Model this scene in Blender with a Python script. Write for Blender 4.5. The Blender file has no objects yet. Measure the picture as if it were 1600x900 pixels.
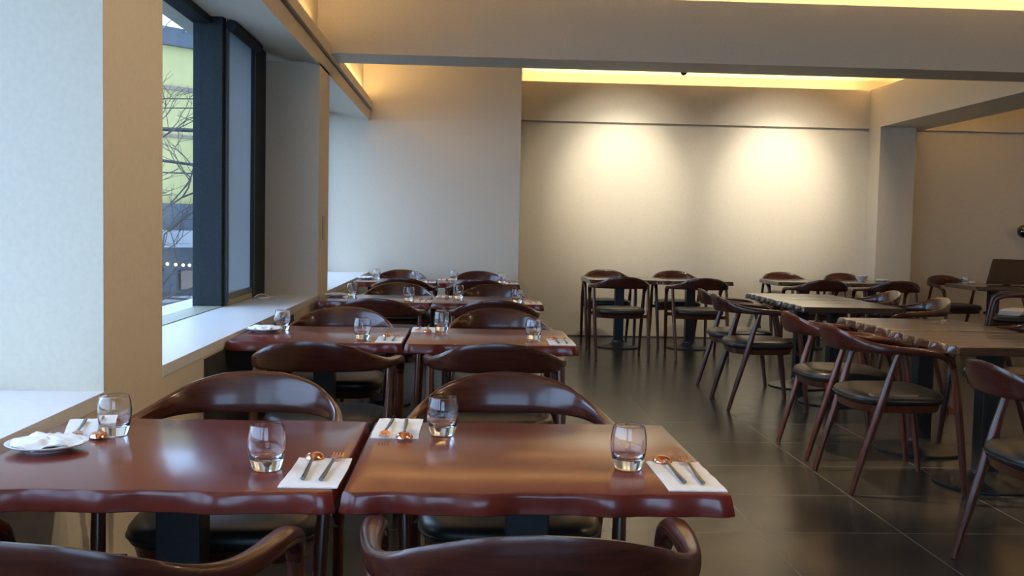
import bpy, bmesh, math, random
from mathutils import Vector, Matrix
C = bpy.context.scene.collection
S = bpy.context.scene
PI = math.pi

# ------------------------------------------------------------------ camera
EYE = 1.22
F_PX = 1608.0
yaw, pitch, roll = .04565, .05737, .0206
fw = Vector((math.sin(yaw)*math.cos(pitch), math.cos(yaw)*math.cos(pitch), -math.sin(pitch)))
rt = Vector((math.cos(yaw), -math.sin(yaw), 0))
up = rt.cross(fw)
r2 = math.cos(roll)*rt + math.sin(roll)*up
u2 = -math.sin(roll)*rt + math.cos(roll)*up
cd = bpy.data.cameras.new('camera'); cam = bpy.data.objects.new('camera', cd); C.objects.link(cam)
cd.sensor_width = 36; cd.lens = F_PX/1600*36; cd.clip_start = .05; cd.clip_end = 200
m = Matrix.Identity(4)
for i in range(3):
    m[i][0] = r2[i]; m[i][1] = u2[i]; m[i][2] = -fw[i]
m[2][3] = EYE
cam.matrix_world = m
S.camera = cam

# ------------------------------------------------------------------ world, lights, exposure
w = bpy.data.worlds.new('overcast'); S.world = w; w.use_nodes = True
wb = w.node_tree.nodes['Background']
wb.inputs[0].default_value = (.45, .65, 1.0, 1); wb.inputs[1].default_value = 5.8
S.view_settings.view_transform = 'Standard'; S.view_settings.look = 'None'
S.view_settings.gamma = 1; S.view_settings.use_curve_mapping = False
S.view_settings.exposure = 0.0

AMBER = (1, .64, .27); WARM = (1, .78, .50); SPOTC = (1, .88, .68)
def area(loc, size, power, color, rot=(0, 0, 0), portal=False, name='led_or_fill_strip'):
    l = bpy.data.lights.new(name, 'AREA'); l.shape = 'RECTANGLE'; l.size, l.size_y = size
    l.energy = power; l.color = color
    if portal: l.cycles.is_portal = True
    o = bpy.data.objects.new(name, l); C.objects.link(o); o.location = loc; o.rotation_euler = rot
    return o
def spot(loc, target, power, color, deg, blend=.8, r=.03):
    l = bpy.data.lights.new('spot_or_fill_light', 'SPOT'); l.energy = power; l.color = color
    l.spot_size = math.radians(deg); l.spot_blend = blend; l.shadow_soft_size = r
    o = bpy.data.objects.new('spot_or_fill_light', l); C.objects.link(o); o.location = loc
    o.rotation_euler = (Vector(target)-Vector(loc)).to_track_quat('-Z', 'Y').to_euler()
    return o
UP = (PI, 0, 0)
# daylight portals in the window openings
area((-1.62, .2, 1.55), (1.6, 5.4), 1, (1, 1, 1), (0, -PI/2, 0), True, 'window_portal')
area((-1.62, 5.29, 1.55), (1.6, 3.6), 1, (1, 1, 1), (0, -PI/2, 0), True, 'window_portal')
area((-1.62, 9.2, 1.55), (1.6, 3.0), 1, (1, 1, 1), (0, -PI/2, 0), True, 'window_portal')
area((.2, -3.12, 1.5), (2.4, 1.8), 1, (1, 1, 1), (PI/2, 0, 0), True, 'window_portal')
# cove strips (in troughs, except beside the soffit and at the right wall)
area((2.6, 11.93, 2.83), (4.0, .05), 26, AMBER, UP)
area((4.80, 9.9, 2.83), (.05, 3.6), 24, AMBER, UP)
area((3.2, 7.64, 2.80), (8.0, .05), 55, AMBER, UP)
area((-1.035, 2.4, 2.53), (.05, 9.6), 35, AMBER, UP)
area((-1.035, 9.3, 2.53), (.05, 2.6), 16, AMBER, UP)
area((6.6, 11.93, 2.83), (3.0, .05), 18, (1, .62, .22), UP)
area((5.35, 9.9, 2.65), (.05, 3.6), 12, (1, .62, .22), UP)
area((7.40, 4.0, 2.65), (.05, 9.0), 60, (1, .62, .22), UP)  # unseen strip added as warm fill for the beam and right side
# ceiling spotlights, then an added pilaster wash and an added fill spot
for sx, k in ((1.76, 1.0), (3.58, 1.1)):
    spot((sx, 10.15, 3.0), (sx, 11.79, 1.60), 120*k, (1, .93, .78), 78, 1.0)
    spot((sx, 10.15, 3.0), (sx, 11.79, 1.78), 170*k, (1, .93, .78), 50, 1.0)
spot((1.9, 9.2, 3.0), (2.0, 9.6, 0), 60, SPOTC, 90, 1.0)
spot((2.9, 8.4, 3.0), (2.7, 7.8, .7), 55, SPOTC, 80, 1.0)
spot((.9, 5.2, 3.0), (2.0, 5.35, .35), 330, (1, .72, .42), 42, .5)
spot((3.2, 5.0, 3.0), (2.6, 5.0, .7), 22, WARM, 80, .6)
spot((1.6, 2.2, 3.0), (.45, 2.15, .72), 100, WARM, 50, .8)
spot((1.6, 4.7, 3.0), (.35, 4.6, .72), 50, WARM, 50, .8)
spot((1.6, 7.1, 3.0), (.35, 7.0, .72), 50, WARM, 50, .8)
spot((1.3, 3.1, 3.0), (-1.01, 3.15, 1.3), 100, (1, .80, .56), 60, 1.0)  # added to warm and brighten the left pilaster, no fixture there
for fx, fy, k in ((3.6, 2.6, .3),):
    spot((fx, fy, 3.0), (fx-2.2, fy+.3, 0), 170*k, (1, .72, .42), 130, 1.0)  # wide warm fill added over the front bay, stands for no known fixture

# ------------------------------------------------------------------ materials
def rgb(h):
    h = h.lstrip('#'); v = [int(h[i:i+2], 16)/255 for i in (0, 2, 4)]
    return tuple(c/12.92 if c <= .04045 else ((c+.055)/1.055)**2.4 for c in v)+(1,)
def mat(name, col, rough=.5, metal=0, coat=0, spec=.5, noise=None, bump=0, trans=0, ior=1.5, emit=None, sheen=0):
    M = bpy.data.materials.new(name); M.use_nodes = True
    nt = M.node_tree; b = nt.nodes['Principled BSDF']
    c = col if len(col) == 4 else tuple(col)+(1,)
    b.inputs['Base Color'].default_value = c
    b.inputs['Roughness'].default_value = rough; b.inputs['Metallic'].default_value = metal
    b.inputs['Coat Weight'].default_value = coat; b.inputs['Coat Roughness'].default_value = .12
    b.inputs['Specular IOR Level'].default_value = spec
    b.inputs['Transmission Weight'].default_value = trans; b.inputs['IOR'].default_value = ior
    if emit: b.inputs['Emission Color'].default_value = emit[0]; b.inputs['Emission Strength'].default_value = emit[1]
    if noise:
        sc, c2, stretch = noise
        tc = nt.nodes.new('ShaderNodeTexCoord'); mp = nt.nodes.new('ShaderNodeMapping'); nz = nt.nodes.new('ShaderNodeTexNoise')
        mp.inputs['Scale'].default_value = stretch; nz.inputs['Scale'].default_value = sc; nz.inputs['Detail'].default_value = 6
        cr = nt.nodes.new('ShaderNodeValToRGB'); cr.color_ramp.elements[0].color = c; cr.color_ramp.elements[1].color = c2 if len(c2) == 4 else tuple(c2)+(1,)
        cr.color_ramp.elements[0].position = .35; cr.color_ramp.elements[1].position = .68
        nt.links.new(tc.outputs['Object'], mp.inputs[0]); nt.links.new(mp.outputs[0], nz.inputs[0])
        nt.links.new(nz.outputs[0], cr.inputs[0]); nt.links.new(cr.outputs[0], b.inputs['Base Color'])
        if bump:
            bp = nt.nodes.new('ShaderNodeBump'); bp.inputs['Strength'].default_value = bump; bp.inputs['Distance'].default_value = .002
            nt.links.new(nz.outputs[0], bp.inputs['Height']); nt.links.new(bp.outputs[0], b.inputs['Normal'])
    return M
PAINT = mat('cream_paint', (.68, .61, .48), .55, noise=(60, (.645, .578, .455), (1, 1, 1)), bump=.08)
CEIL = mat('ceiling_paint', (.80, .74, .62), .7, noise=(40, (.77, .73, .65), (1, 1, 1)))
GROOVE = mat('shadow_gap', (.05, .045, .04), .7, noise=(30, (.04, .036, .03), (1, 1, 1)))
SILL = mat('sill_white', (.78, .79, .80), .30, noise=(30, (.75, .76, .77), (1, 1, 1)))
FRAME = mat('window_frame_black', (.019, .026, .029), .6, spec=.15, noise=(50, (.024, .031, .034), (1, 1, 1)))
RAIL = mat('rail_beige', (.36, .36, .27), .4, noise=(50, (.32, .32, .25), (1, 1, 1)))
NICHE = mat('dark_panel', (.045, .040, .037), .55, noise=(20, (.055, .05, .045), (1, 1, 1)))
WOOD = mat('chair_wood', (.110, .028, .011), .30, coat=.3, noise=(7, (.052, .014, .007), (14, 14, 1.6)), bump=.05)
WOODB = mat('backrest_wood', (.070, .015, .008), .26, coat=.35, noise=(5, (.042, .010, .006), (1.6, 5, 22)), bump=.05)
TOP = mat('tabletop_wood', (.155, .018, .010), .24, coat=.32, noise=(3, (.115, .014, .008), (.9, 9, 9)))
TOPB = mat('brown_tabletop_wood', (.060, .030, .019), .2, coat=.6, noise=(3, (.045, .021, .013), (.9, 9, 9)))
VINYL = mat('black_vinyl', (.016, .016, .015), .36, noise=(90, (.024, .023, .021), (1, 1, 1)), bump=.15)
IRON = mat('black_iron', (.014, .018, .022), .38, noise=(60, (.02, .024, .028), (1, 1, 1)))
COPPER = mat('copper', (.80, .36, .20), .18, metal=1, noise=(20, (.74, .32, .18), (1, 1, 1)))
STEEL = mat('dark_steel', (.22, .23, .25), .28, metal=1, noise=(40, (.18, .19, .20), (1, 1, 1)))
PAPER = mat('white_napkin', (.86, .85, .83), .85, noise=(30, (.80, .79, .77), (1, 1, 1)), bump=.2)
CHINA = mat('white_china', (.82, .81, .79), .15, coat=.3, noise=(12, (.80, .79, .77), (1, 1, 1)))
GLASS = mat('tumbler_glass', (1, 1, 1), .0, trans=1, ior=1.48)
DARKW = mat('dark_board', (.050, .024, .018), .45, noise=(8, (.035, .017, .013), (1, 6, 1)))
BLIND = mat('blind_fabric', (.20, .26, .33), .7, spec=.2, noise=(2.5, (.17, .23, .30), (1, 6, .3)))
_n = BLIND.node_tree; _t = _n.nodes.new('ShaderNodeBsdfTranslucent'); _t.inputs[0].default_value = (.25, .27, .275, 1); _a = _n.nodes.new('ShaderNodeAddShader')
_n.links.new(_n.nodes['Principled BSDF'].outputs[0], _a.inputs[0]); _n.links.new(_t.outputs[0], _a.inputs[1]); _n.links.new(_a.outputs[0], _n.nodes['Material Output'].inputs[0])
LIME = mat('lime_render', (.34, .29, .11), .8, noise=(1.2, (.38, .33, .13), (1, 1, 1)))
STONE = mat('brown_band', (.20, .15, .11), .8, noise=(3, (.16, .12, .09), (1, 1, 1)))
DGREY = mat('dark_grey_cladding', (.035, .042, .05), .5, noise=(3, (.05, .058, .07), (1, 1, 1)))
WHITER = mat('white_roof', (.20, .20, .20), .6, noise=(2, (.15, .15, .155), (1, 1, 1)))
ASPH = mat('asphalt', (.07, .07, .075), .9, noise=(5, (.10, .10, .105), (1, 1, 1)))
BARK = mat('bark', (.05, .038, .03), .9, noise=(10, (.08, .06, .05), (1, 1, 1)))
WIRE = mat('wire_black', (.012, .012, .013), .6, noise=(10, (.02, .02, .02), (1, 1, 1)))
BULB = mat('warm_bulb', (1, .8, .5), .4, emit=((1, .62, .28, 1), 9))
PLATEP = mat('switch_plastic', (.50, .44, .36), .5, noise=(30, (.48, .42, .34), (1, 1, 1)))

# window glass: clear pane that reflects by its fresnel
WG = bpy.data.materials.new('window_glass'); WG.use_nodes = True; nt = WG.node_tree
nt.nodes.remove(nt.nodes['Principled BSDF'])
g1 = nt.nodes.new('ShaderNodeBsdfTransparent'); g2 = nt.nodes.new('ShaderNodeBsdfGlossy'); fr = nt.nodes.new('ShaderNodeLayerWeight'); pw = nt.nodes.new('ShaderNodeMath'); ma = nt.nodes.new('ShaderNodeMath'); mx = nt.nodes.new('ShaderNodeMixShader')
g1.inputs[0].default_value = (.95, .975, .975, 1); g2.inputs['Roughness'].default_value = .02; fr.inputs[0].default_value = .5; pw.operation = 'POWER'; pw.inputs[1].default_value = 6; ma.operation = 'MULTIPLY_ADD'; ma.inputs[1].default_value = .55; ma.inputs[2].default_value = .03
nt.links.new(fr.outputs['Facing'], pw.inputs[0]); nt.links.new(pw.outputs[0], ma.inputs[0]); nt.links.new(ma.outputs[0], mx.inputs[0]); nt.links.new(g1.outputs[0], mx.inputs[1]); nt.links.new(g2.outputs[0], mx.inputs[2])
nt.links.new(mx.outputs[0], nt.nodes['Material Output'].inputs[0])

# floor tiles
FLOOR = mat('floor_tile', (.03, .03, .03), .3)
nt = FLOOR.node_tree; b = nt.nodes['Principled BSDF']
tc = nt.nodes.new('ShaderNodeTexCoord'); mp = nt.nodes.new('ShaderNodeMapping'); br = nt.nodes.new('ShaderNodeTexBrick')
mp.inputs['Location'].default_value = (-.02, -.5, 0)
br.offset = 0; br.inputs['Scale'].default_value = 1; br.inputs['Brick Width'].default_value = .6; br.inputs['Row Height'].default_value = .6
br.inputs['Mortar Size'].default_value = .0035; br.inputs['Mortar Smooth'].default_value = .3
br.inputs['Color1'].default_value = (.034, .034, .031, 1); br.inputs['Color2'].default_value = (.039, .039, .036, 1); br.inputs['Mortar'].default_value = (.16, .155, .14, 1)
nz = nt.nodes.new('ShaderNodeTexNoise'); nz.inputs['Scale'].default_value = 9; nz.inputs['Detail'].default_value = 5
mr = nt.nodes.new('ShaderNodeMapRange'); mr.inputs[3].default_value = .20; mr.inputs[4].default_value = .30
nt.links.new(tc.outputs['Object'], mp.inputs[0]); nt.links.new(mp.outputs[0], br.inputs[0]); nt.links.new(br.outputs[0], b.inputs['Base Color'])
nt.links.new(tc.outputs['Object'], nz.inputs[0]); nt.links.new(nz.outputs[0], mr.inputs[0]); nt.links.new(mr.outputs[0], b.inputs['Roughness'])
bp = nt.nodes.new('ShaderNodeBump'); bp.inputs['Strength'].default_value = .4; bp.inputs['Distance'].default_value = .001; bp.invert = True
nt.links.new(br.outputs['Fac'], bp.inputs['Height']); nt.links.new(bp.outputs[0], b.inputs['Normal'])

# ------------------------------------------------------------------ mesh helpers
def link(name, bm, material, parent=None, smooth=False, angle=40):
    me = bpy.data.meshes.new(name); bmesh.ops.recalc_face_normals(bm, faces=bm.faces); bm.to_mesh(me); bm.free()
    if isinstance(material, (list, tuple)):
        for x in material: me.materials.append(x)
    else: me.materials.append(material)
    if smooth:
        for p in me.polygons: p.use_smooth = True
        me.set_sharp_from_angle(angle=math.radians(angle))
    o = bpy.data.objects.new(name, me); C.objects.link(o)
    if parent: o.parent = parent
    return o
def empty(name, loc=(0, 0, 0), rz=0):
    o = bpy.data.objects.new(name, None); o.empty_display_size = .1; C.objects.link(o); o.location = loc; o.rotation_euler = (0, 0, rz)
    return o
def tag(o, label, cat, group=None):
    o['label'] = label; o['category'] = cat
    if group: o['group'] = group
    return o
def box(bm, x0, x1, y0, y1, z0, z1, bev=0):
    vs = [bm.verts.new(p) for p in ((x0, y0, z0), (x1, y0, z0), (x1, y1, z0), (x0, y1, z0), (x0, y0, z1), (x1, y0, z1), (x1, y1, z1), (x0, y1, z1))]
    fs = [bm.faces.new([vs[i] for i in f]) for f in ((3, 2, 1, 0), (4, 5, 6, 7), (0, 1, 5, 4), (1, 2, 6, 5), (2, 3, 7, 6), (3, 0, 4, 7))]
    if bev:
        es = list({e for f in fs for e in f.edges}); bmesh.ops.bevel(bm, geom=es, offset=bev, segments=2, affect='EDGES', profile=.6)
def prism(bm, pts, axis, a, b):
    """closed outline (2-D points) extruded along an axis"""
    def P(p, t): return {'y': (p[0], t, p[1]), 'x': (t, p[0], p[1]), 'z': (p[0], p[1], t)}[axis]
    A = [bm.verts.new(P(p, a)) for p in pts]; B = [bm.verts.new(P(p, b)) for p in pts]
    bm.faces.new(A); bm.faces.new(B[::-1])
    n = len(pts)
    for i in range(n): bm.faces.new([A[i], B[i], B[(i+1) % n], A[(i+1) % n]])
def struct(name, parts, material):
    bm = bmesh.new()
    for p in parts: box(bm, *p)
    o = link(name, bm, material); o['kind'] = 'structure'
    return o
def loft(bm, rings, cap=True, closed=False):
    R = [[bm.verts.new(p) for p in r] for r in rings]; n = len(R[0])
    K = len(R) if closed else len(R)-1
    for i in range(K):
        a, c = R[i], R[(i+1) % len(R)]
        for j in range(n): bm.faces.new([a[j], a[(j+1) % n], c[(j+1) % n], c[j]])
    if cap and not closed: bm.faces.new(R[0][::-1]); bm.faces.new(R[-1])
def tube(bm, pts, rad, n=8, flat=1.0):
    pts = [Vector(p) for p in pts]
    if not isinstance(rad, (list, tuple)): rad = [rad]*len(pts)
    rings = []; N = None
    for i, p in enumerate(pts):
        t = (pts[min(i+1, len(pts)-1)]-pts[max(i-1, 0)]).normalized()
        if N is None:
            N = Vector((1, 0, 0)) if abs(t.x) < .8 else Vector((0, 1, 0))
        N = (N-t*N.dot(t)).normalized(); Bn = t.cross(N)
        rings.append([p+N*math.cos(2*PI*k/n)*rad[i]+Bn*math.sin(2*PI*k/n)*rad[i]*flat for k in range(n)])
    loft(bm, rings)
def lathe(bm, prof, n=32, closed=False):
    rings = [[(r*math.cos(2*PI*k/n), r*math.sin(2*PI*k/n), z) for k in range(n)] for r, z in prof]
    loft(bm, rings, cap=not closed, closed=closed)
def smoothstep(pts, n):
    """catmull-rom resample of tuples"""
    out = []
    P = [pts[0]]+list(pts)+[pts[-1]]
    for i in range(1, len(P)-2):
        for k in range(n):
            t = k/n
            out.append(tuple(.5*((2*b_)+(-a_+c_)*t+(2*a_-5*b_+4*c_-d_)*t*t+(-a_+3*b_-3*c_+d_)*t**3) for a_, b_, c_, d_ in zip(P[i-1], P[i], P[i+1], P[i+2])))
    out.append(tuple(pts[-1]))
    return out
def copy_tree(o, parent=None):
    c = o.copy(); C.objects.link(c)
    if parent: c.parent = parent
    for ch in list(o.children): copy_tree(ch, c)
    return c

# ------------------------------------------------------------------ room shell
XW, XG = -1.01, -1.39
YE = 7.8      # right end of the room
struct('floor', [(-1.7, 7.6, -3.2, 12.4, -.12, 0)], FLOOR)
struct('ceiling', [(-1.7, 7.6, -3.2, 12.4, 3.05, 3.2)], CEIL)
# left wall: lower wall, pilasters, bulkhead and its ledge
bm = bmesh.new()
box(bm, -1.62, XW, -3.0, 10.75, 0, .70)
box(bm, -1.62, XW, 2.92, 3.48, .70, 2.32); box(bm, -1.62, XW, 7.10, 7.60, .70, 2.32); box(bm, -1.62, XW, -3.0, -2.4, .70, 2.32)
prism(bm, [(XW, 2.30), (XW, 2.41), (-1.62, 2.41), (-1.62, 2.38), (XG, 2.38)], 'y', -3.0, 10.75)
box(bm, -1.62, -1.05, -3.0, 10.75, 2.41, 2.425)
box(bm, -1.62, -.985, -3.0, 10.75, 2.425, 2.50)
box(bm, -1.62, -1.085, -3.0, 10.75, 2.50, 3.05)
o = link('wall_left', bm, PAINT); o['kind'] = 'structure'
struct('trim_1', [(-1.62, XW+.004, -2.4, 2.92, .70, .74), (-1.62, XW+.004, 3.48, 7.10, .70, .74), (-1.62, XW+.004, 7.60, 10.75, .70, .74)], SILL)
struct('trim_2', [(XW-.01, XW+.006, 4.03, 6.1, .08, .690)], NICHE)
struct('trim_3', [(XW-.001, XW+.0012, 3.70, 4.03, .706, .709)], GROOVE)
# window 1: the part in sight
XD = -1.505    # depth of the fixed glazing
def window(name, y0, y1, mullions, panes, rails):
    bm = bmesh.new()
    box(bm, XD-.05, XD+.05, y0, y1, 2.34, 2.40)
    for a, c, x0, x1 in mullions: box(bm, x0, x1, a, c, .74, 2.39, .004)
    o = link(name, bm, FRAME); o['kind'] = 'structure'
    bm = bmesh.new()
    for a, c, x0, x1, z in rails: box(bm, x0, x1, a, c, .741, z, .002)
    link('bottom_rail', bm, RAIL, o)
    for a, c, x in panes:
        bm = bmesh.new(); box(bm, x-.008, x, a, c, .745, 2.36)
        link('pane', bm, WG, o)
    return o
window('window_1', 3.48, 7.10, [(3.48, 3.54, XD-.05, XD+.03), (5.94, 6.02, XD-.05, XG), (6.74, 7.10, XG-.06, XG+.02), (6.02, 6.04, XG-.06, XG-.02)],
       [(3.54, 5.94, XD), (6.04, 6.74, XG-.03)], [(3.54, 5.94, XD-.03, XG, .744), (6.04, 6.74, XG-.05, XG+.012, .775)])
window('window_2', -2.4, 2.92, [(-2.4, -2.32, XD-.05, XD+.03), (.2, .28, XD-.05, XD+.03), (2.86, 2.92, XD-.05, XD+.02)], [(-2.32, .2, XD), (.28, 2.86, XD)], [(-2.32, 2.86, XD-.03, XD+.02, .77)])
window('window_3', 7.60, 10.75, [(7.60, 7.68, XD-.05, XD+.03), (9.1, 9.18, XD-.05, XD+.03), (10.69, 10.75, XD-.05, XD+.02)], [(7.68, 9.1, XD), (9.18, 10.69, XD)], [(7.68, 10.69, XD-.03, XD+.02, .77)])
# slab of facade over and under the windows keeps the sky out
struct('wall_outer', [(-1.72, -1.62, -3.2, 12.4, -.1, .74), (-1.72, -1.62, -3.2, 12.4, 2.38, 3.2), (-1.72, -1.62, 10.75, 12.4, .74, 2.38), (-1.72, -1.62, -3.2, -2.4, .74, 2.38)], PAINT)
# partition, back wall with its cove box and shadow gap
struct('wall_partition', [(-1.62, .551, 10.75, 12.3, 0, 3.05)], PAINT)
struct('wall_back', [(.551, YE, 11.79, 11.95, 0, 2.435), (.551, YE, 11.84, 11.95, 2.435, 2.458), (.551, YE, 11.775, 11.82, 2.458, 2.90), (.551, YE, 11.82, 12.15, 2.458, 2.60),
                     (.551, YE, 12.15, 12.3, 2.47, 3.05)], PAINT)
struct('baseboard_back', [(.551, YE, 11.782, 11.79, 0, .012)], NICHE)
# cross beam with trough on top
struct('wall_beam', [(-1.085, YE, 7.50, 7.54, 2.45, 2.90), (-1.085, YE, 7.54, 7.95, 2.45, 2.60), (-1.085, YE, 7.88, 7.95, 2.60, 3.05)], PAINT)
# soffit running to the column on the right, column
struct('wall_soffit', [(4.63, 4.67, 7.95, 11.775, 2.45, 2.90), (4.67, 5.22, 7.95, 11.79, 2.45, 2.58), (5.15, 5.22, 7.95, 11.775, 2.58, 3.05)], PAINT)
struct('wall_column', [(4.632, 5.04, 11.45, 11.80, 0, 2.455)], PAINT)
struct('wall_right', [(7.5, 7.6, -3.0, 12.3, 0, 3.05)], PAINT)
struct('wall_rear', [(-1.7, -1.0, -3.2, -3.0, 0, 3.05), (1.4, 7.6, -3.2, -3.0, 0, 3.05), (-1.0, 1.4, -3.2, -3.0, 0, .6), (-1.0, 1.4, -3.2, -3.0, 2.4, 3.05)], PAINT)
bm = bmesh.new()
for x in (-1.0, .16, 1.32): box(bm, x, x+.08, -3.16, -3.06, .6, 2.4)
box(bm, -1.0, 1.4, -3.16, -3.06, .6, .68); box(bm, -1.0, 1.4, -3.16, -3.06, 2.32, 2.4)
o = link('window_4', bm, FRAME); o['kind'] = 'structure'
bm = bmesh.new(); box(bm, -.95, 1.35, -3.12, -3.112, .65, 2.35); link('pane', bm, WG, o)

# wall fittings in sight
t = empty('roller_blind', (XG, 6.37, .76))
bm = bmesh.new(); tube(bm, [(.035, -.38, 1.585), (.035, .38, 1.585)], .032, 16); link('blind_roller', bm, FRAME, t, True)
bm = bmesh.new(); box(bm, -.006, -.002, -.35, .35, .05, 1.585); link('blind_fabric', bm, BLIND, t)
bm = bmesh.new(); box(bm, -.014, .014, -.35, .35, .018, .05, .004); link('bottom_bar', bm, STEEL, t)
bm = bmesh.new(); box(bm, -.01, .022, -.385, -.352, .0, 1.56, .003); box(bm, -.01, .022, .352, .385, .0, 1.56, .003); link('side_guide', bm, IRON, t)
tag(t, 'blue grey roller blind drawn down over the narrow window sash', 'blind')
bm = bmesh.new()
tube(bm, smoothstep([(0, 0, .010), (.03, .03, .028), (.06, .10, .02), (.09, .05, .006), (.10, -.03, .006), (.05, -.06, .012), (.02, .02, .006), (.08, .12, .006), (.13, .10, .006)], 6), .004, 6)
o = link('blind_cord', bm, SILL, None, True); o.location = (-1.345, 6.62, .74)
tag(o, 'loose white cord lying in a loop on the window sill', 'cord')
bm = bmesh.new(); box(bm, 0, .008, -.06, .06, -.085, .085, .003); o = link('switch_plate', bm, PLATEP); o.location = (XW, 7.35, 1.20)
tag(o, 'small beige switch plate on the narrow pilaster beside the window', 'switch')
bm = bmesh.new(); box(bm, -.006, .006, -.004, .006, -.09, .01, .002); o = link('corner_bead', bm, STEEL); o.location = (.60, 11.78, 2.44)
tag(o, 'short shiny metal edge strip at the left end of the wall groove', 'metal strip')
bm = bmesh.new(); bmesh.ops.create_uvsphere(bm, u_segments=16, v_segments=10, radius=.035); o = link('ceiling_sensor', bm, IRON, None, True)
o.location = (2.33, 11.20, 2.955)
bm = bmesh.new(); tube(bm, [(0, 0, .02), (0, 0, .095)], .008, 8); link('drop_rod', bm, IRON, o, True)
tag(o, 'small black round sensor hanging below the lit ceiling cove', 'sensor')
t = empty('wall_lamp', (6.40, 11.79, 1.31))
bm = bmesh.new(); bmesh.ops.create_uvsphere(bm, u_segments=20, v_segments=14, radius=.075, matrix=Matrix.Translation((.05, -.14, 0)))
link('lamp_globe', bm, mat('smoked_metal', (.10, .09, .08), .12, metal=1, noise=(8, (.2, .17, .13), (1, 1, 1))), t, True)
bm = bmesh.new(); tube(bm, [(.05, -.002, .03), (.05, -.07, .06), (.05, -.14, .07)], .01, 8); link('lamp_arm', bm, IRON, t, True)
tag(t, 'dark shiny round wall lamp at the right edge of the tan wall', 'lamp')

# ------------------------------------------------------------------ furniture prototypes
def make_chair():
    t = empty('dining_chair')
    # backrest crescent running into both arms: x, y, z, height, thickness
    half = [(0, -.325, .734, .120, .020), (.08, -.319, .731, .113, .020), (.155, -.294, .721, .092, .021), (.212, -.245, .707, .066, .024),
            (.247, -.170, .696, .048, .028), (.265, -.075, .689, .040, .033), (.273, .03, .684, .037, .042), (.275, .11, .675, .036, .043),
            (.273, .162, .650, .038, .039), (.270, .182, .615, .036, .033)]
    H_ = smoothstep(half, 5)
    full = [(-p[0],)+tuple(p[1:]) for p in H_[::-1]][:-1]+H_
    bm = bmesh.new(); rings = []
    n = 14
    for i, p in enumerate(full):
        a = Vector(full[max(i-1, 0)][:3]); c = Vector(full[min(i+1, len(full)-1)][:3]); T = (c-a).normalized()
        hd = Vector((T.x, T.y, 0))
        if i < 8: N = Vector((-1, 0, 0))
        elif i > len(full)-9: N = Vector((1, 0, 0))
        else: N = Vector((hd.y, -hd.x, 0)).normalized()
        N = (N-T*N.dot(T)).normalized(); B = N.cross(T)
        if i == len(full)//2 and B.z < 0: pass
        if B.z < -.1 and abs(T.z) < .8: B = -B
        ring = []
        lean = .22 if abs(T.z) < .5 else 0
        for k in range(n):
            an = 2*PI*k/n; ca, sa = math.cos(an), math.sin(an)
            e = .75
            u = math.copysign(abs(ca)**e, ca)*p[4]/2; v = math.copysign(abs(sa)**e, sa)*p[3]/2
            q = Vector(p[:3])+N*u+B*v
            q += Vector((N.x, N.y, 0))*v*lean*max(0, min(1, (p[3]-.042)/.05))
            ring.append(q)
        rings.append(ring)
    # keep ring winding consistent
    for i in range(1, len(rings)):
        best = min((sum((rings[i-1][k]-r[(k+s) % n]).length for k in range(n)), s, d) for d, r in ((0, rings[i]), (1, rings[i][::-1])) for s in range(n))
        r = rings[i][::-1] if best[2] else rings[i]; rings[i] = [r[(k+best[1]) % n] for k in range(n)]
    loft(bm, rings)
    link('backrest', bm, WOODB, t, True, 60)
    for s in (-1, 1):
        bm = bmesh.new()
        tube(bm, smoothstep([(s*.270, .180, .622), (s*.268, .200, .53), (s*.262, .226, .36), (s*.256, .252, .18), (s*.25, .275, 0)], 3),
             [.0165]*4+[.0175]*3+[.0165]*3+[.0135]*2+[.012], 12, 1.1)
        link('leg', bm, WOOD, t, True)
        bm = bmesh.new()
        tube(bm, smoothstep([(s*.262, -.076, .682), (s*.262, -.115, .56), (s*.259, -.165, .38), (s*.254, -.222, .19), (s*.25, -.275, 0)], 3),
             [.0145]*4+[.0180]*3+[.0165]*3+[.0135]*2+[.012], 12, 1.1)
        link('leg', bm, WOOD, t, True)
    # seat cushion and frame: rounded outline
    def outline(g):
        pts = []
        N_ = 48
        for k in range(N_):
            a = 2*PI*k/N_; ca, sa = math.cos(a), math.sin(a)
            e = .52 if sa > 0 else .66
            pts.append((math.copysign(abs(ca)**e, ca)*(.238-g), -.020+math.copysign(abs(sa)**e, sa)*(.232-g)))
        return pts
    bm = bmesh.new()
    loft(bm, [[(x, y, z) for x, y in outline(g)] for g, z in ((.03, .424), (.006, .428), (0, .442), (.002, .460), (.012, .473), (.035, .481), (.09, .487), (.16, .490))])
    seat = link('seat', bm, VINYL, t, True, 60)
    bm = bmesh.new(); tube(bm, [(x, y, .4445) for x, y in outline(-.001)]+[(*outline(-.001)[0], .4445)], .0028, 6); link('piping', bm, VINYL, seat, True)
    bm = bmesh.new()
    loft(bm, [[(x, y, z) for x, y in outline(g)] for g, z in ((.028, .386), (.022, .390), (.014, .424), (.03, .4245))])
    for s in (-1, 1):
        for y in (-.155, .214): box(bm, min(s*.20, s*.262), max(s*.20, s*.262), y-.014, y+.014, .388, .420)
    link('seat_frame', bm, WOOD, t, True)
    return t

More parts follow.
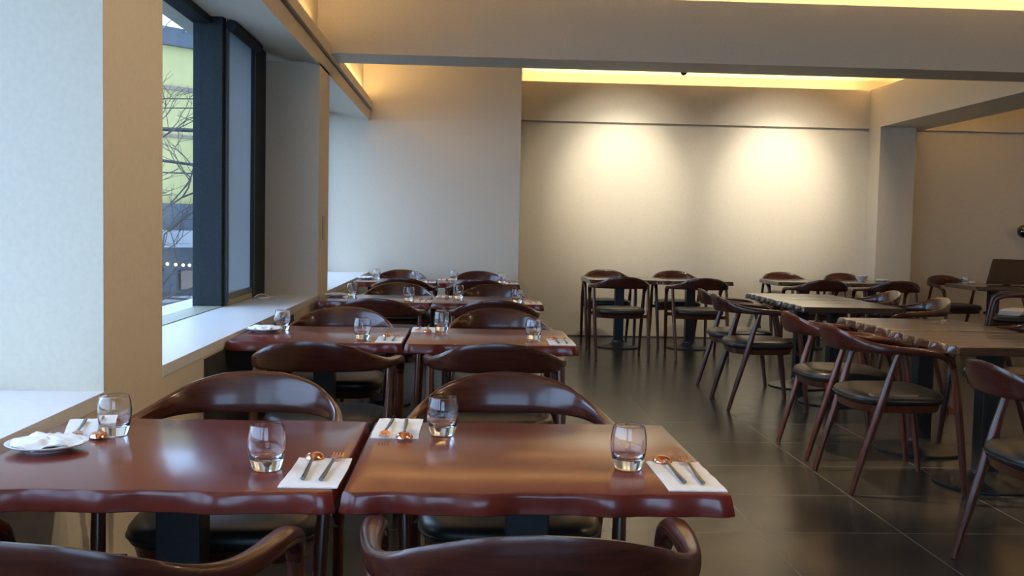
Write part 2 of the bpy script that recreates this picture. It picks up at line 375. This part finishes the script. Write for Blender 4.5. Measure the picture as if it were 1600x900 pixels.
def make_table(name, wid, dep, seed):
    rnd = random.Random(seed)
    t = empty('dining_table')
    amps = [(rnd.uniform(.002, .003), rnd.uniform(10, 16), rnd.uniform(0, 6)), (rnd.uniform(.002, .004), rnd.uniform(24, 32), rnd.uniform(0, 6)), (rnd.uniform(.001, .002), rnd.uniform(50, 65), rnd.uniform(0, 6))]
    if name == 'scalloped': amps = [(.0085, 41+rnd.uniform(-3, 3), rnd.uniform(0, 6)), (.003, 21, rnd.uniform(0, 6)), (.002, 73, 1)]
    def wave(x, s): return sum(a*math.sin(f*x+ph+s*1.7) for a, f, ph in amps)
    def outl(g, lo=0):
        pts = []; n = 72; hx, hy = wid/2-g, dep/2-g
        for k in range(n+1):
            x = -hx+2*hx*k/n; c = min(k, n-k); rd = .010*max(0, 1-c/3)**2
            pts.append((x, -hy+rd+wave(x, 0)*(1+.6*lo)))
        pts.append((hx, 0))
        for k in range(n+1):
            x = hx-2*hx*k/n; c = min(k, n-k); rd = .010*max(0, 1-c/3)**2
            pts.append((x, hy-rd+wave(x, 1)*(1+.6*lo)))
        pts.append((-hx, 0))
        return pts
    bm = bmesh.new()
    loft(bm, [[(x, y, z) for x, y in outl(g, l)] for g, z, l in ((.030, .683, 1), (.004, .6835, 1), (.0005, .6855, 1), (0, .689, 1), (.0045, .716, .2), (.006, .7215, 0), (.008, .7245, 0), (.012, .7255, 0))])
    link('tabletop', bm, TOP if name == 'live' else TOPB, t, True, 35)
    bm = bmesh.new(); box(bm, -.047, .047, -.047, .047, .05, .670, .004); link('column', bm, IRON, t)
    bm = bmesh.new(); box(bm, -.17, .17, -.17, .17, .670, .6835, .002); link('mounting_plate', bm, IRON, t)
    bm = bmesh.new(); lathe(bm, [(.235, 0), (.24, .004), (.24, .010), (.235, .014), (.20, .018), (.13, .026), (.09, .038), (.066, .058), (.060, .075)], 48)
    link('base', bm, IRON, t, True, 30)
    return t

def make_glass():
    bm = bmesh.new()
    outer = [(.0, 0), (.022, 0), (.0265, .001), (.0285, .004), (.0315, .014), (.0352, .030), (.0375, .048), (.0376, .060), (.0362, .074), (.0335, .087), (.0325, .0915)]
    inner = [(.0313, .0922), (.0308, .0915), (.0320, .087), (.0347, .074), (.0361, .060), (.0360, .048), (.0335, .032), (.0290, .0235), (.020, .0215), (.0, .0212)]
    n = 40
    rows = []
    for r, z in smoothstep(outer[1:], 2)+inner[:-1]:
        rows.append([bm.verts.new((r*math.cos(2*PI*k/n), r*math.sin(2*PI*k/n), z)) for k in range(n)])
    for a, c in zip(rows, rows[1:]):
        for k in range(n): bm.faces.new([a[k], a[(k+1) % n], c[(k+1) % n], c[k]])
    bm.faces.new(rows[0][::-1])
    v = bm.verts.new((0, 0, .0212))
    for k in range(n): bm.faces.new([rows[-1][k], rows[-1][(k+1) % n], v])
    return link('glass_tumbler', bm, GLASS, None, True, 50)

def make_spoon():
    t = empty('spoon')
    bm = bmesh.new()
    # bowl, mouth down: dome with a lip
    def ell(s, z, y0=.085): return [(.0205*s*math.cos(2*PI*k/28), y0+.0265*s*math.sin(2*PI*k/28)*(1.0), z) for k in range(28)]
    loft(bm, [ell(.90, .0015), ell(1, .0015), ell(.98, .003), ell(.86, .0075), ell(.6, .0112), ell(.3, .0128), ell(.05, .0132)])
    tube(bm, [(0, .062, .007), (0, .050, .009), (0, .040, .009)], [.005, .0032, .0032], 8)
    link('bowl', bm, COPPER, t, True, 50)
    bm = bmesh.new(); tube(bm, [(0, .042, .009), (0, .0, .007), (0, -.06, .0048), (0, -.112, .0045)], [.0032, .0036, .0045, .0050], 8, .7); link('handle', bm, STEEL, t, True)
    return t
def make_fork():
    t = empty('fork')
    bm = bmesh.new()
    for i in range(4):
        x = -.0098+i*.0065
        tube(bm, [(x*.95, .070, .0065), (x, .085, .0045), (x, .100, .0042), (x, .113, .0075)], [.0021, .0021, .0019, .0011], 6, .7)
    loft(bm, [[(sx*wd, y, z+dz) for sx, dz in ((-1, -.001), (1, -.001), (1, .001), (-1, .001))] for wd, y, z in ((.003, .040, .009), (.0045, .052, .0085), (.0115, .062, .0075), (.0118, .073, .0062))])
    link('tines', bm, COPPER, t, True, 50)
    bm = bmesh.new(); tube(bm, [(0, .042, .009), (0, .0, .007), (0, -.06, .0048), (0, -.112, .0045)], [.0032, .0036, .0045, .0050], 8, .7); link('handle', bm, STEEL, t, True)
    return t
def make_napkin(wx=.112, wy=.245, seed=1):
    rnd = random.Random(seed); bm = bmesh.new(); n = 16
    ph = [rnd.uniform(0, 6) for _ in range(4)]
    def zt(u, v): return .0024+.0007*math.sin(9*u+ph[0])*math.sin(7*v+ph[1])
    for L, zz in ((0, 0), (1, 1)):
        pass
    top = [[bm.verts.new(((i/n-.5)*wx+.0012*math.sin(5*j/n+ph[2]), (j/n-.5)*wy+.0015*math.sin(4*i/n+ph[3]), zt(i/n*3, j/n*3))) for i in range(n+1)] for j in range(n+1)]
    bot = [[bm.verts.new((v.co.x, v.co.y, .0002)) for v in r] for r in top]
    for j in range(n):
        for i in range(n):
            bm.faces.new([top[j][i], top[j][i+1], top[j+1][i+1], top[j+1][i]]); bm.faces.new([bot[j][i], bot[j+1][i], bot[j+1][i+1], bot[j][i+1]])
    ring = [(0, i) for i in range(n)]+[(j, n) for j in range(n)]+[(n, n-i) for i in range(n)]+[(n-j, 0) for j in range(n)]
    for k in range(len(ring)):
        a, c = ring[k], ring[(k+1) % len(ring)]
        bm.faces.new([top[a[0]][a[1]], bot[a[0]][a[1]], bot[c[0]][c[1]], top[c[0]][c[1]]])
    return link('paper_napkin', bm, PAPER, None, True, 50)
def make_plate():
    bm = bmesh.new()
    lathe(bm, [(.045, .0), (.047, .003), (.060, .006), (.078, .0125), (.0835, .0155), (.084, .0172), (.0825, .0178), (.074, .0140), (.056, .0085), (.050, .0068)], 48)
    return link('side_plate', bm, CHINA, None, True, 50)
def make_cloth(seed):
    """crumpled napkin heaped on a plate"""
    rnd = random.Random(seed); bm = bmesh.new(); nr, na = 10, 40
    ph = [rnd.uniform(0, 6) for _ in range(6)]
    def rad(a): return .072+.009*math.sin(3*a+ph[0])+.006*math.sin(5*a+ph[1])
    def hh(r, a): return .010+.012*(1-r*r)+.0045*math.sin(6*a+ph[2]+5*r)*r+.003*math.sin(11*a+ph[3]-7*r)*r
    c = bm.verts.new((0, 0, hh(0, 0))); rows = []
    for i in range(1, nr+1):
        r = i/nr
        rows.append([bm.verts.new((rad(2*PI*k/na)*r*math.cos(2*PI*k/na), rad(2*PI*k/na)*r*math.sin(2*PI*k/na), hh(r, 2*PI*k/na))) for k in range(na)])
    low = [bm.verts.new((v.co.x*.94, v.co.y*.94, .0085)) for v in rows[-1]]
    c2 = bm.verts.new((0, 0, .0005))
    for k in range(na):
        q = (k+1) % na
        bm.faces.new([c, rows[0][k], rows[0][q]])
        for i in range(nr-1): bm.faces.new([rows[i][k], rows[i+1][k], rows[i+1][q], rows[i][q]])
        bm.faces.new([rows[-1][k], low[k], low[q], rows[-1][q]]); bm.faces.new([c2, low[q], low[k]])
    return link('crumpled_napkin', bm, PAPER, None, True, 70)

used = {}
def place(proto, loc, rz, label, cat, group=None):
    k = proto.name
    if k in used: o = copy_tree(proto)
    else: o = proto; used[k] = 1
    o.location = loc; o.rotation_euler = (0, 0, rz)
    return tag(o, label, cat, group)

# ------------------------------------------------------------------ tables
TL = [make_table('live', .745, .715, s) for s in (3, 8, 21)]
TS = [make_table('scalloped', .77, .72, s) for s in (5, 6)]
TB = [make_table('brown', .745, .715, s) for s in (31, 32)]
D = math.radians
rowsR = [(.145, 2.250), (.1175, 4.700), (.150, 7.080), (.1175, 9.500)]
rowsL = [(-.607, 2.250), (-.632, 4.700), (-.602, 7.080), (-.632, 9.480)]
rown = ['nearest row', 'second row from the camera', 'third row from the camera', 'farthest row by the grey partition']
for i, (x, y) in enumerate(rowsL):
    place(TL[(i*2) % 3], (x, y, 0), 0, 'glossy dark brown wooden table against the window wall, '+rown[i], 'table', 'tables along the window wall')
for i, (x, y) in enumerate(rowsR):
    place(TL[(i*2+1) % 3], (x, y, 0), 0, 'reddish brown wooden table on the aisle side, '+rown[i], 'table', 'tables along the aisle')
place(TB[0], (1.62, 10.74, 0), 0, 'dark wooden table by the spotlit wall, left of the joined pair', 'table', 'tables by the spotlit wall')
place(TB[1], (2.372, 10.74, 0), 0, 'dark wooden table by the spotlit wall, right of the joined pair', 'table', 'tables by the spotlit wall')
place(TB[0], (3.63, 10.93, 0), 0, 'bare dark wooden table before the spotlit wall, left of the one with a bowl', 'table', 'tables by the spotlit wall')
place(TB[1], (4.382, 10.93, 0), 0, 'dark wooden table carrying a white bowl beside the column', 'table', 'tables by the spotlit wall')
R90 = -PI/2
place(TS[0], (2.70, 8.13, 0), R90, 'bare wooden table with scalloped edge, farther half of the middle right pair', 'table', 'scalloped edge tables on the right')
place(TS[1], (2.69, 7.345, 0), R90, 'bare wooden table with scalloped edge, nearer half of the middle right pair', 'table', 'scalloped edge tables on the right')
place(TS[1], (2.62, 5.74, 0), R90, 'bare wooden table with scalloped edge, farther half of the nearest right pair', 'table', 'scalloped edge tables on the right')
place(TS[0], (2.60, 4.955, 0), R90, 'bare wooden table with scalloped edge, nearest table at the right edge of the picture', 'table', 'scalloped edge tables on the right')
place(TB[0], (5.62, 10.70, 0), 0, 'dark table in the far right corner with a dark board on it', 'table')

# ------------------------------------------------------------------ chairs
CH = make_chair()
gL, gR = 'wooden armchairs at the window and aisle tables', 'wooden armchairs in the right half'
def chair(x, y, deg, label, g):
    place(CH, (x, y, 0), D(deg), label, 'chair', g)
# deg 0 looks away from the camera (+y), 180 towards it
ch = [
 (-.585, 1.705, -5, 'dark wooden armchair with its back to the camera, cut off at the bottom left corner'),
 (.118, 1.750, 0, 'reddish wooden armchair with its back to the camera, only its rail showing at bottom centre'),
 (-.60, 2.675, 180, 'glossy curved back armchair facing the camera behind the nearest window table'),
 (.128, 2.720, 180, 'glossy curved back armchair facing the camera behind the nearest aisle table'),
 (-.545, 4.125, -3, 'dark armchair seen from behind, drawn up to the second window table'),
 (.127, 4.150, 0, 'dark armchair seen from behind, drawn up to the second aisle table'),
 (-.63, 5.13, 180, 'armchair facing the camera behind the second window table'),
 (.178, 5.20, 180, 'armchair facing the camera behind the second aisle table'),
 (-.54, 6.47, 0, 'dark armchair seen from behind at the third window table'),
 (.187, 6.49, 0, 'dark armchair seen from behind at the third aisle table'),
 (-.50, 7.58, 180, 'armchair facing the camera behind the third window table'),
 (.215, 7.58, 180, 'armchair facing the camera behind the third aisle table'),
 (-.535, 8.98, 0, 'dark armchair seen from behind at the farthest window table'),
 (.118, 8.96, 0, 'dark armchair seen from behind at the farthest aisle table'),
 (-.635, 10.02, 180, 'armchair facing the camera before the grey partition, on the window side'),
 (.134, 10.00, 180, 'armchair facing the camera before the grey partition, on the aisle side')]
for a in ch: chair(*a, gL)
chr_ = [
 (1.505, 9.95, 0, 'dark armchair seen from behind at the wall table pair, left of two'),
 (2.275, 9.97, 0, 'dark armchair seen from behind at the wall table pair, right of two'),
 (1.545, 11.06, 180, 'dark armchair against the spotlit wall behind the joined pair, left one'),
 (2.31, 11.08, 180, 'dark armchair against the spotlit wall behind the joined pair, right one'),
 (3.50, 10.12, 0, 'dark armchair seen from behind before the table left of the white bowl'),
 (4.24, 10.16, 0, 'dark armchair seen from behind before the table with the white bowl'),
 (3.60, 11.30, 180, 'dark armchair against the wall behind the table left of the white bowl'),
 (4.32, 11.33, 180, 'dark armchair against the wall behind the white bowl'),
 (2.145, 7.85, -90, 'armchair turned right, farther of two at the left side of the middle scalloped tables'),
 (2.095, 7.19, -90, 'armchair turned right, nearer of two at the left side of the middle scalloped tables'),
 (2.135, 5.68, -90, 'orange lit armchair turned right, farther of two at the nearest scalloped tables'),
 (2.105, 4.955, -90, 'brown armchair turned right in full view, nearer of two at the nearest scalloped tables'),
 (2.155, 3.53, -90, 'armchair cut off by the right edge of the picture, nearest on the right'),
 (3.09, 8.03, 90, 'armchair turned left with shiny inner back, farther of two beyond the middle scalloped tables'),
 (3.10, 7.22, 90, 'armchair turned left with shiny inner back, nearer of two beyond the middle scalloped tables'),
 (3.07, 5.62, 90, 'armchair turned left, mostly hidden behind the nearest scalloped table at the right edge'),
 (5.50, 11.26, 186, 'dark armchair by the tan wall behind the far right table'),
 (5.33, 9.74, 65, 'dark armchair with folded papers on its seat at the far right')]
for a in chr_: chair(*a, gR)

# ------------------------------------------------------------------ table settings
ZT = .7257
GL = make_glass(); SP = make_spoon(); FK = make_fork(); NP = [make_napkin(seed=1), make_napkin(seed=2)]; PL = make_plate()
def glass(x, y, lab): place(GL, (x, y, ZT), x*3, lab, 'glass', 'clear glass tumblers on the tables')
def setting(x, y, rz, where, napw=0, sf=0):
    """spoon and fork on a napkin; rz turns the handles"""
    place(NP[sf % 2], (x, y, ZT), rz, 'flat white napkin under spoon and fork, '+where, 'napkin', 'flat paper napkins')
    c, s = math.cos(rz), math.sin(rz)
    def at(u, v): return (x+u*c-v*s, y+u*s+v*c, ZT+.003)
    place(SP, at(-.020, .035), rz+.03, 'spoon with copper bowl and dark handle, '+where, 'spoon', 'copper spoons')
    place(FK, at(.022, .030), rz-.03, 'fork with copper tines and dark handle, '+where, 'fork', 'copper forks')
tw = ['nearest window table', 'second window table', 'third window table', 'farthest window table']
ta = ['nearest aisle table', 'second aisle table', 'third aisle table', 'farthest aisle table']
gW1 = [(-.393, 2.070), (-.445, 4.505), (-.374, 6.89), (-.451, 9.30)]
gW2 = [(-.803, 2.394), (-.852, 4.850), (-.79, 7.25), (-.832, 9.69)]
gA1 = [(.346, 2.107), (.311, 4.60), (.349, 6.85), (.332, 9.35)]
gA2 = [(-.048, 2.437), (-.109, 4.915), (-.046, 7.20), (-.108, 9.69)]
for i in range(4):
    glass(*gW1[i], 'clear tumbler on the right half of the '+tw[i]); glass(*gW2[i], 'clear tumbler beside the plate on the '+tw[i])
    glass(*gA1[i], 'clear tumbler near the right end of the '+ta[i]); glass(*gA2[i], 'clear tumbler at the left back of the '+ta[i])
for i, (x, y) in enumerate(((-.288, 2.045), (-.325, 4.49), (-.275, 6.86), (-.32, 9.26))):
    setting(x, y, 0, 'at right front of the '+tw[i], sf=i)
for i, (x, y) in enumerate(((.452, 2.045), (.425, 4.49), (.455, 6.87), (.42, 9.30))):
    setting(x, y, 0, 'at right front of the '+ta[i], sf=i+1)
for i, (x, y) in enumerate(((-.158, 2.505), (-.195, 4.94), (-.15, 7.32), (-.20, 9.74))):
    setting(x, y, PI, 'at left back of the '+ta[i], sf=i)
setting(-.880, 2.462, PI+.28, 'beside the plate on the nearest window table', sf=1)
for i, (x, y) in enumerate(((-.893, 2.235), (-.918, 4.75), (-.893, 7.16), (-.915, 9.60))):
    place(PL, (x, y, ZT), i, 'small white plate with a crumpled napkin on the '+tw[i], 'plate', 'side plates on the window tables')
    o = make_cloth(i*7+3); o.location = (x, y, ZT+.0075); o.rotation_euler = (0, 0, i*1.3)
    tag(o, 'crumpled white napkin heaped on the plate of the '+tw[i], 'napkin', 'crumpled napkins on plates')

# bowl and dish on the far right wall table
bm = bmesh.new(); lathe(bm, [(.030, 0), (.031, .005), (.050, .022), (.068, .052), (.072, .062), (.0695, .062), (.062, .048), (.044, .022), (.025, .010)], 32)
o = link('bowl', bm, CHINA, None, True, 50); o.location = (4.335, 11.08, ZT); tag(o, 'white round bowl on the far table near the column', 'bowl')
bm = bmesh.new(); tube(bm, [(-.02, .02, .045), (.04, 0, .066), (.12, -.02, .085)], [.012, .005, .004], 8, .6); o = link('serving_spoon', bm, CHINA, None, True); o.location = (4.335, 11.08, ZT)
tag(o, 'white serving spoon standing in the bowl on the far table', 'spoon')
o = copy_tree(PL); o.location = (4.56, 11.08, ZT); tag(o, 'white plate right of the bowl on the far table', 'plate')
del o['group']
o = make_cloth(44); o.location = (4.56, 11.08, ZT+.0075); tag(o, 'pale folded napkin on the plate right of the bowl', 'napkin')
glass(5.42, 10.93, 'clear tumbler on the table in the far right corner')
o = make_cloth(51); o.location = (5.50, 10.93, ZT+.001); o.scale = (.7, .7, 1.2); tag(o, 'white crumpled napkin beside the tumbler in the far right corner', 'napkin')
# board on the corner table
t = empty('display_board', (5.64, 10.80, ZT))
bm = bmesh.new(); prism(bm, [(-.05, 0), (.55, 0), (.55, .27), (.05, .275)], 'y', -.012, .012)
p = link('board_panel', bm, DARKW, t); p.rotation_euler = (D(-14), 0, 0); p.location = (0, 0, .008)
bm = bmesh.new(); prism(bm, [(.0, .0), (.14, .0), (.055, .20)], 'x', .2, .22); link('board_stand', bm, DARKW, t)
tag(t, 'large dark brown board with slanted left edge on the corner table', 'board')
# folded papers on the corner chair
bm = bmesh.new()
for k in range(7):
    z = k*.006; a = .03*k
    rings = []
    for i in range(13):
        u = i/12; x = (u-.5)*.30; zz = z+.012*math.sin(u*PI)*(1+.5*k/7)+(.03*(u-.6)**2*4 if u > .6 else 0)
        rings.append([(x*math.cos(a)-v*math.sin(a), x*math.sin(a)+v*math.cos(a), zz+d) for v, d in ((-.11, 0), (.11, 0), (.11, .0035), (-.11, .0035))])
    loft(bm, rings)
o = link('folded_papers', bm, PAPER, None, True, 40); o.location = (5.36, 9.73, .489); o.rotation_euler = (0, 0, .5)
tag(o, 'loose stack of white papers lying on the far right chair seat', 'papers')

# ------------------------------------------------------------------ outside the window
struct('ground', [(-60, -1.9, -20, 70, -4.2, -4.0)], ASPH)
t = empty('lime_building', (-6.0, 22, -4)); t.rotation_euler = (0, 0, PI/4)
def bpart(name, material, *bx):
    bm = bmesh.new()
    for q in bx: box(bm, *q)
    return link(name, bm, material, t)
bpart('wall', LIME, (-14, 14, 0, 8, 5.6, 8.85))
bpart('parapet', DGREY, (-14.1, 14.1, -.12, 8.1, 8.85, 9.22))
bpart('brown_band', STONE, (-14.02, 14.02, -.05, 0, 7.95, 8.03), (-14.02, 14.02, -.05, 0, 6.98, 7.04))
bpart('canopy', DGREY, (-14.1, 14.1, -.35, 0, 5.05, 5.6))
bpart('roof', WHITER, (-14.1, 14.1, -1.3, 0, 4.72, 5.05))
bpart('storefront', DGREY, (-14, 14, .05, 8, 0, 5.05))
bpart('ledge', WHITER, (-14, 14, -.25, 0.05, 3.55, 3.68))
bm = bmesh.new(); random.seed(4)
for k in range(90):
    x = -7+k*.16+random.uniform(-.03, .03)
    bmesh.ops.create_icosphere(bm, subdivisions=1, radius=.032, matrix=Matrix.Translation((x, -1.38, 4.42-.05*abs(math.sin(k*.35)))))
link('string_lights', bm, BULB, t)['kind'] = 'stuff'
bm = bmesh.new()
for k in range(28): tube(bm, [(-7+k*.5, -.15, 9.15), (-6.8+k*.5, -.3, 9.42)], .014, 5)
link('parapet_lamps', bm, WHITER, t)
for k in range(16):
    x = -6.4+k*.8
    bpart('window', WHITER if k % 4 == 1 else STONE, (x, x+.3, -.01, .06, 3.8, 4.2+.2*(k % 2)))
tag(t, 'lime green building with dark parapet seen through the window', 'building')
# power lines
for k, (za, zb_, y, r, lab) in enumerate(((3.42, 3.46, 19.0, .012, 'thin power line, topmost outside the window'), (3.27, 3.32, 19.2, .012, 'thin power line just below the topmost one'),
                                 (2.70, 2.66, 16.5, .035, 'thick black cable crossing in front of the lime wall'), (2.36, 2.10, 16.0, .025, 'sloping black cable below the thick one'),
                                 (2.02, 1.98, 16.4, .012, 'thin lowest cable among the bare branches'))):
    bm = bmesh.new(); tube(bm, [(-9, y-1, za+.35), (-6.5, y, za), (-4.2, y, zb_), (-2.2, y+1, zb_+.2)], r, 6)
    tag(link('power_line', bm, WIRE, None, True), lab, 'cable', 'power lines outside the window')
# bare tree
bm = bmesh.new(); random.seed(11)
def branch(p, d, L, r, dep):
    pts = [p]
    for i in range(3): pts.append(pts[-1]+(d+Vector((random.uniform(-.18, .18), random.uniform(-.18, .18), random.uniform(-.1, .12)))).normalized()*L/3)
    tube(bm, pts, [r, r*.88, r*.76, r*.62], 4)
    if dep == 0: return
    for k in range(3):
        nd = (d*.8+Vector((random.uniform(-1, 1), random.uniform(-.7, .7), random.uniform(-.35, .6)))).normalized()
        branch(pts[-1] if k else pts[-2], nd, L*random.uniform(.62, .85), r*.60, dep-1)
branch(Vector((0, 0, 0)), Vector((-.12, 0, 1)), 4.3, .085, 1)
for k in range(9): branch(Vector((-.45+random.uniform(-.1, .1), random.uniform(-.1, .1), 3.6+k*.25)), Vector((random.uniform(-1, 1), random.uniform(-.6, .6), random.uniform(.2, .7))).normalized(), .75, .022, 4)
o = link('bare_tree', bm, BARK, None, True); o.location = (-3.68, 13.0, -4.0)
tag(o, 'bare leafless tree standing in front of the lime green building', 'tree')
